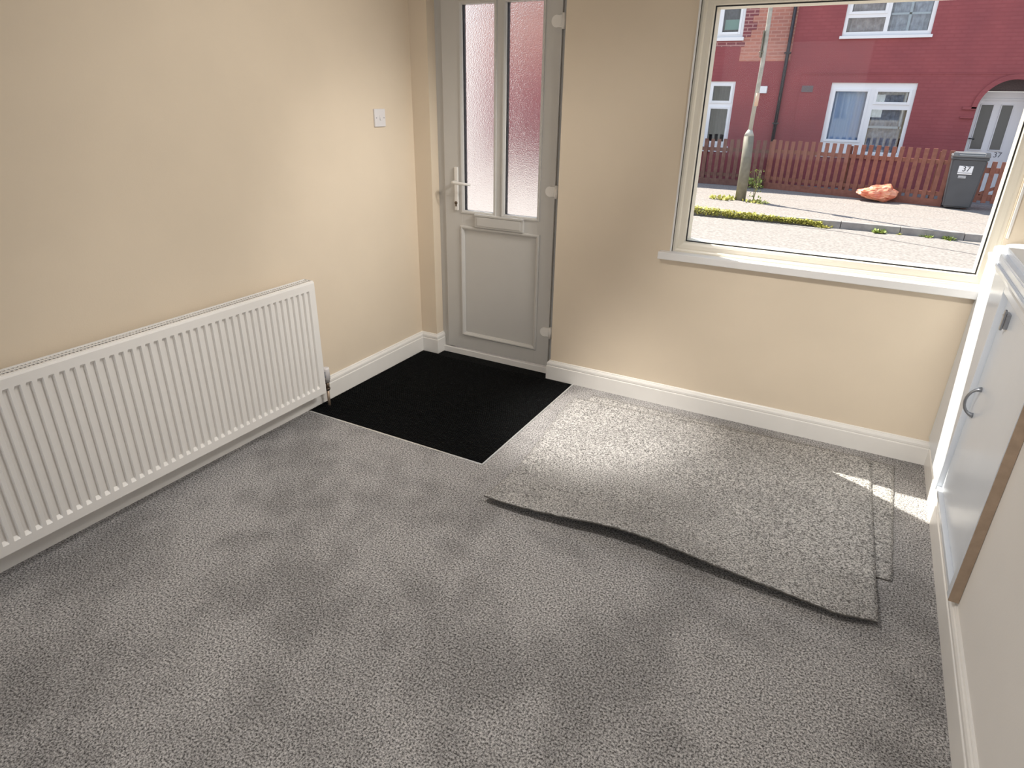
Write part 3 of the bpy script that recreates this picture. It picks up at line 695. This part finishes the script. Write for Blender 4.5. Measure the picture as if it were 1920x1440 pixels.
# ---- wheelie bin
wb = thing('wheelie_bin', (3.92, 12.62, GZ), 'dark grey wheelie bin numbered 37 on the pavement', 'wheelie bin')
bx, by = 3.92, 12.55
def taper(mb, x0, x1, y0, y1, z0, z1, f, bev):
    vs_ = mb.box(x0, x1, y0, y1, z0, z1)
    cx, cyy = (x0+x1)/2, (y0+y1)/2
    for v in vs_:
        if v.co.z < (z0+z1)/2: v.co.x = cx+(v.co.x-cx)*f; v.co.y = cyy+(v.co.y-cyy)*f
    bmesh.ops.bevel(mb.bm, geom=list({e for v in vs_ for e in v.link_edges}), offset=bev, segments=3, affect='EDGES')
m = MB(); taper(m, bx-.29, bx+.29, by, by+.66, GZ+.03, .56, .82, .03); body = m.build('bin_body', M['bin'], wb)
m = MB(); m.box(bx-.305, bx+.305, by-.02, by+.68, .535, .59, .015); m.build('rim', M['bin'], wb)
m = MB(); m.box(bx-.31, bx+.31, by-.045, by+.68, .59, .635, .018, 3); m.box(bx-.26, bx+.26, by+.03, by+.6, .63, .66, .012); m.box(bx-.30, bx-.22, by-.06, by+.0, .60, .67, .01); m.box(bx+.22, bx+.30, by-.06, by+.0, .60, .67, .01)
m.build('lid', M['binlid'], wb)
m = MB(); m.tube([(bx-.27, by+.70, .60), (bx+.27, by+.70, .60)], .018, 10); m.build('bar_handle', M['bin'], wb)
for sx in (-1, 1):
    m = MB(); m.tube([(bx+sx*.22, by+.60, GZ+.1), (bx+sx*.28, by+.60, GZ+.1)], .1, 20); m.build('wheel', M['gask'], wb)
fy = by+.012
m = MB(); v = m.box(bx-.15, bx+.09, fy-.006, fy+.02, .27, .43, .008); lb = m.build('number_label', M['label'], body)
text('37', .14, Vector((bx-.02, fy-.008, .37)), Euler((math.pi/2, 0, 0)), M['ink'], body, 'bin_number')
m = MB(); m.box(bx-.15, bx+.09, fy-.0075, fy, .296, .303); m.build('label_line', M['ink'], lb)
m = MB()
for k in range(3): m.box(bx-.12, bx+.01, fy+.000, fy+.03, .20+k*.018, .208+k*.018)
m.build('small_print', M['label'], body)

# ---- rubbish bag
m = MB(); bmesh.ops.create_icosphere(m.bm, subdivisions=4, radius=1)
from mathutils import noise as mn
for v in m.bm.verts:
    c = v.co.copy(); n_ = mn.noise(c*2.1)*.2-abs(mn.noise(c*4.2))*.26-abs(mn.noise(c*9.5))*.12+.06
    c = c*(1+n_); x_ = c.x; h = .62+.30*x_ if x_ < .6 else .80-.25*(x_-.6)
    v.co = Vector((x_*.385, c.y*.24, max(-.9, c.z)*.225*h*1.15))
zmin = min(v.co.z for v in m.bm.verts)
for v in m.bm.verts: v.co += Vector((2.47, 12.90, GZ-zmin-.002))
bago = m.build('rubbish_bag', M['bag']); tag(bago, 'crumpled orange red plastic rubbish bag slumped against the fence', 'bag')
bago.rotation_euler = (0, 0, 0)

# ---- weeds
def leaf(bm, base, ang, length, width, lift, mi=0):
    d = Vector((math.cos(ang), math.sin(ang), 0)); s = Vector((-d.y, d.x, 0)); U = Vector((0, 0, 1)); pts = []
    for t, wq in ((0, .15), (.4, 1), (.75, .7), (1, .05)):
        c = base+d*length*t*math.cos(lift)+U*length*(t*math.sin(lift)-.25*t*t); pts.append((bm.verts.new(c-s*width*wq/2), bm.verts.new(c+s*width*wq/2)))
    for a, b in zip(pts, pts[1:]):
        f = bm.faces.new((a[0], a[1], b[1], b[0])); f.material_index = mi
def clump(name, x, y, z, r, n, L, label, m_, cat='plant', group=None, tall=0):
    t = thing(name, (x, y, z), label, cat, group); mb = MB(); 
    for k in range(n):
        a = random.uniform(0, 6.28); q = r*math.sqrt(random.random())
        leaf(mb.bm, Vector((x+q*math.cos(a), y+q*math.sin(a)*.7, z+random.uniform(0, tall))), random.uniform(0, 6.28), L*random.uniform(.6, 1.2), L*.45, random.uniform(.3, 1.3))
    mb.build('foliage', m_, t)
    mb = MB()
    for k in range(3 if not tall else 6):
        a = random.uniform(0, 6.28); mb.tube([(x, y, z-.01), (x+r*.5*math.cos(a), y+r*.3*math.sin(a), z+max(tall, L*.6))], .004, 5)
    mb.build('stem', M['weedstem'], t)
    return t
clump('tall_weed', .24, 11.30, GZ, .14, 60, .07, 'tall leafy weed growing up the right side of the lamp post', M['leaf'], tall=.62)
clump('weed_clump', .30, 11.15, GZ, .26, 70, .09, 'yellow green weed clump at the right foot of the lamp post', M['leafy'])
clump('weed_clump', -.36, 11.25, GZ, .28, 90, .11, 'yellow green weed clump left of the lamp post foot', M['leafy'])
clump('kerb_weed', 2.62, 9.52, GZ-.11, .10, 60, .10, 'bushiest green weed in the gutter, nearest the orange bag', M['leaf'])
clump('kerb_weed', 3.63, 9.52, GZ-.11, .09, 45, .08, 'green gutter weed furthest to the right', M['leaf'])
clump('kerb_weed', 3.33, 9.54, GZ-.11, .07, 30, .07, 'small gutter weed second from the right', M['leaf'])
clump('kerb_weed', 2.95, 9.54, GZ-.11, .05, 14, .05, 'tiny pale gutter weed between two larger weeds', M['leafy'])
clump('kerb_weed', 1.75, 9.53, GZ-.11, .14, 60, .08, 'yellow green gutter weed near the middle of the kerb', M['leafy'])
clump('fence_weed', -.15, 13.6, GZ, .25, 80, .12, 'dark green weeds at the foot of the left fence', M['leaf'], tall=.2)
m = MB()
for k in range(3600):
    t = random.random()**1.25; x = -1.6+t*3.3; s = max(.1, 1-t*.9)
    leaf(m.bm, Vector((x, 9.53+random.uniform(-.05, .22)*s, GZ-.10+random.uniform(0, .15)*(.35+s*.8))), random.uniform(0, 6.28), .06*random.uniform(.6, 1.3), .032, random.uniform(.2, 1.2))
tag(m.build('kerb_moss', M['leafy']), 'yellow green moss and grass strip spilling over the kerb', 'moss', kind='stuff')
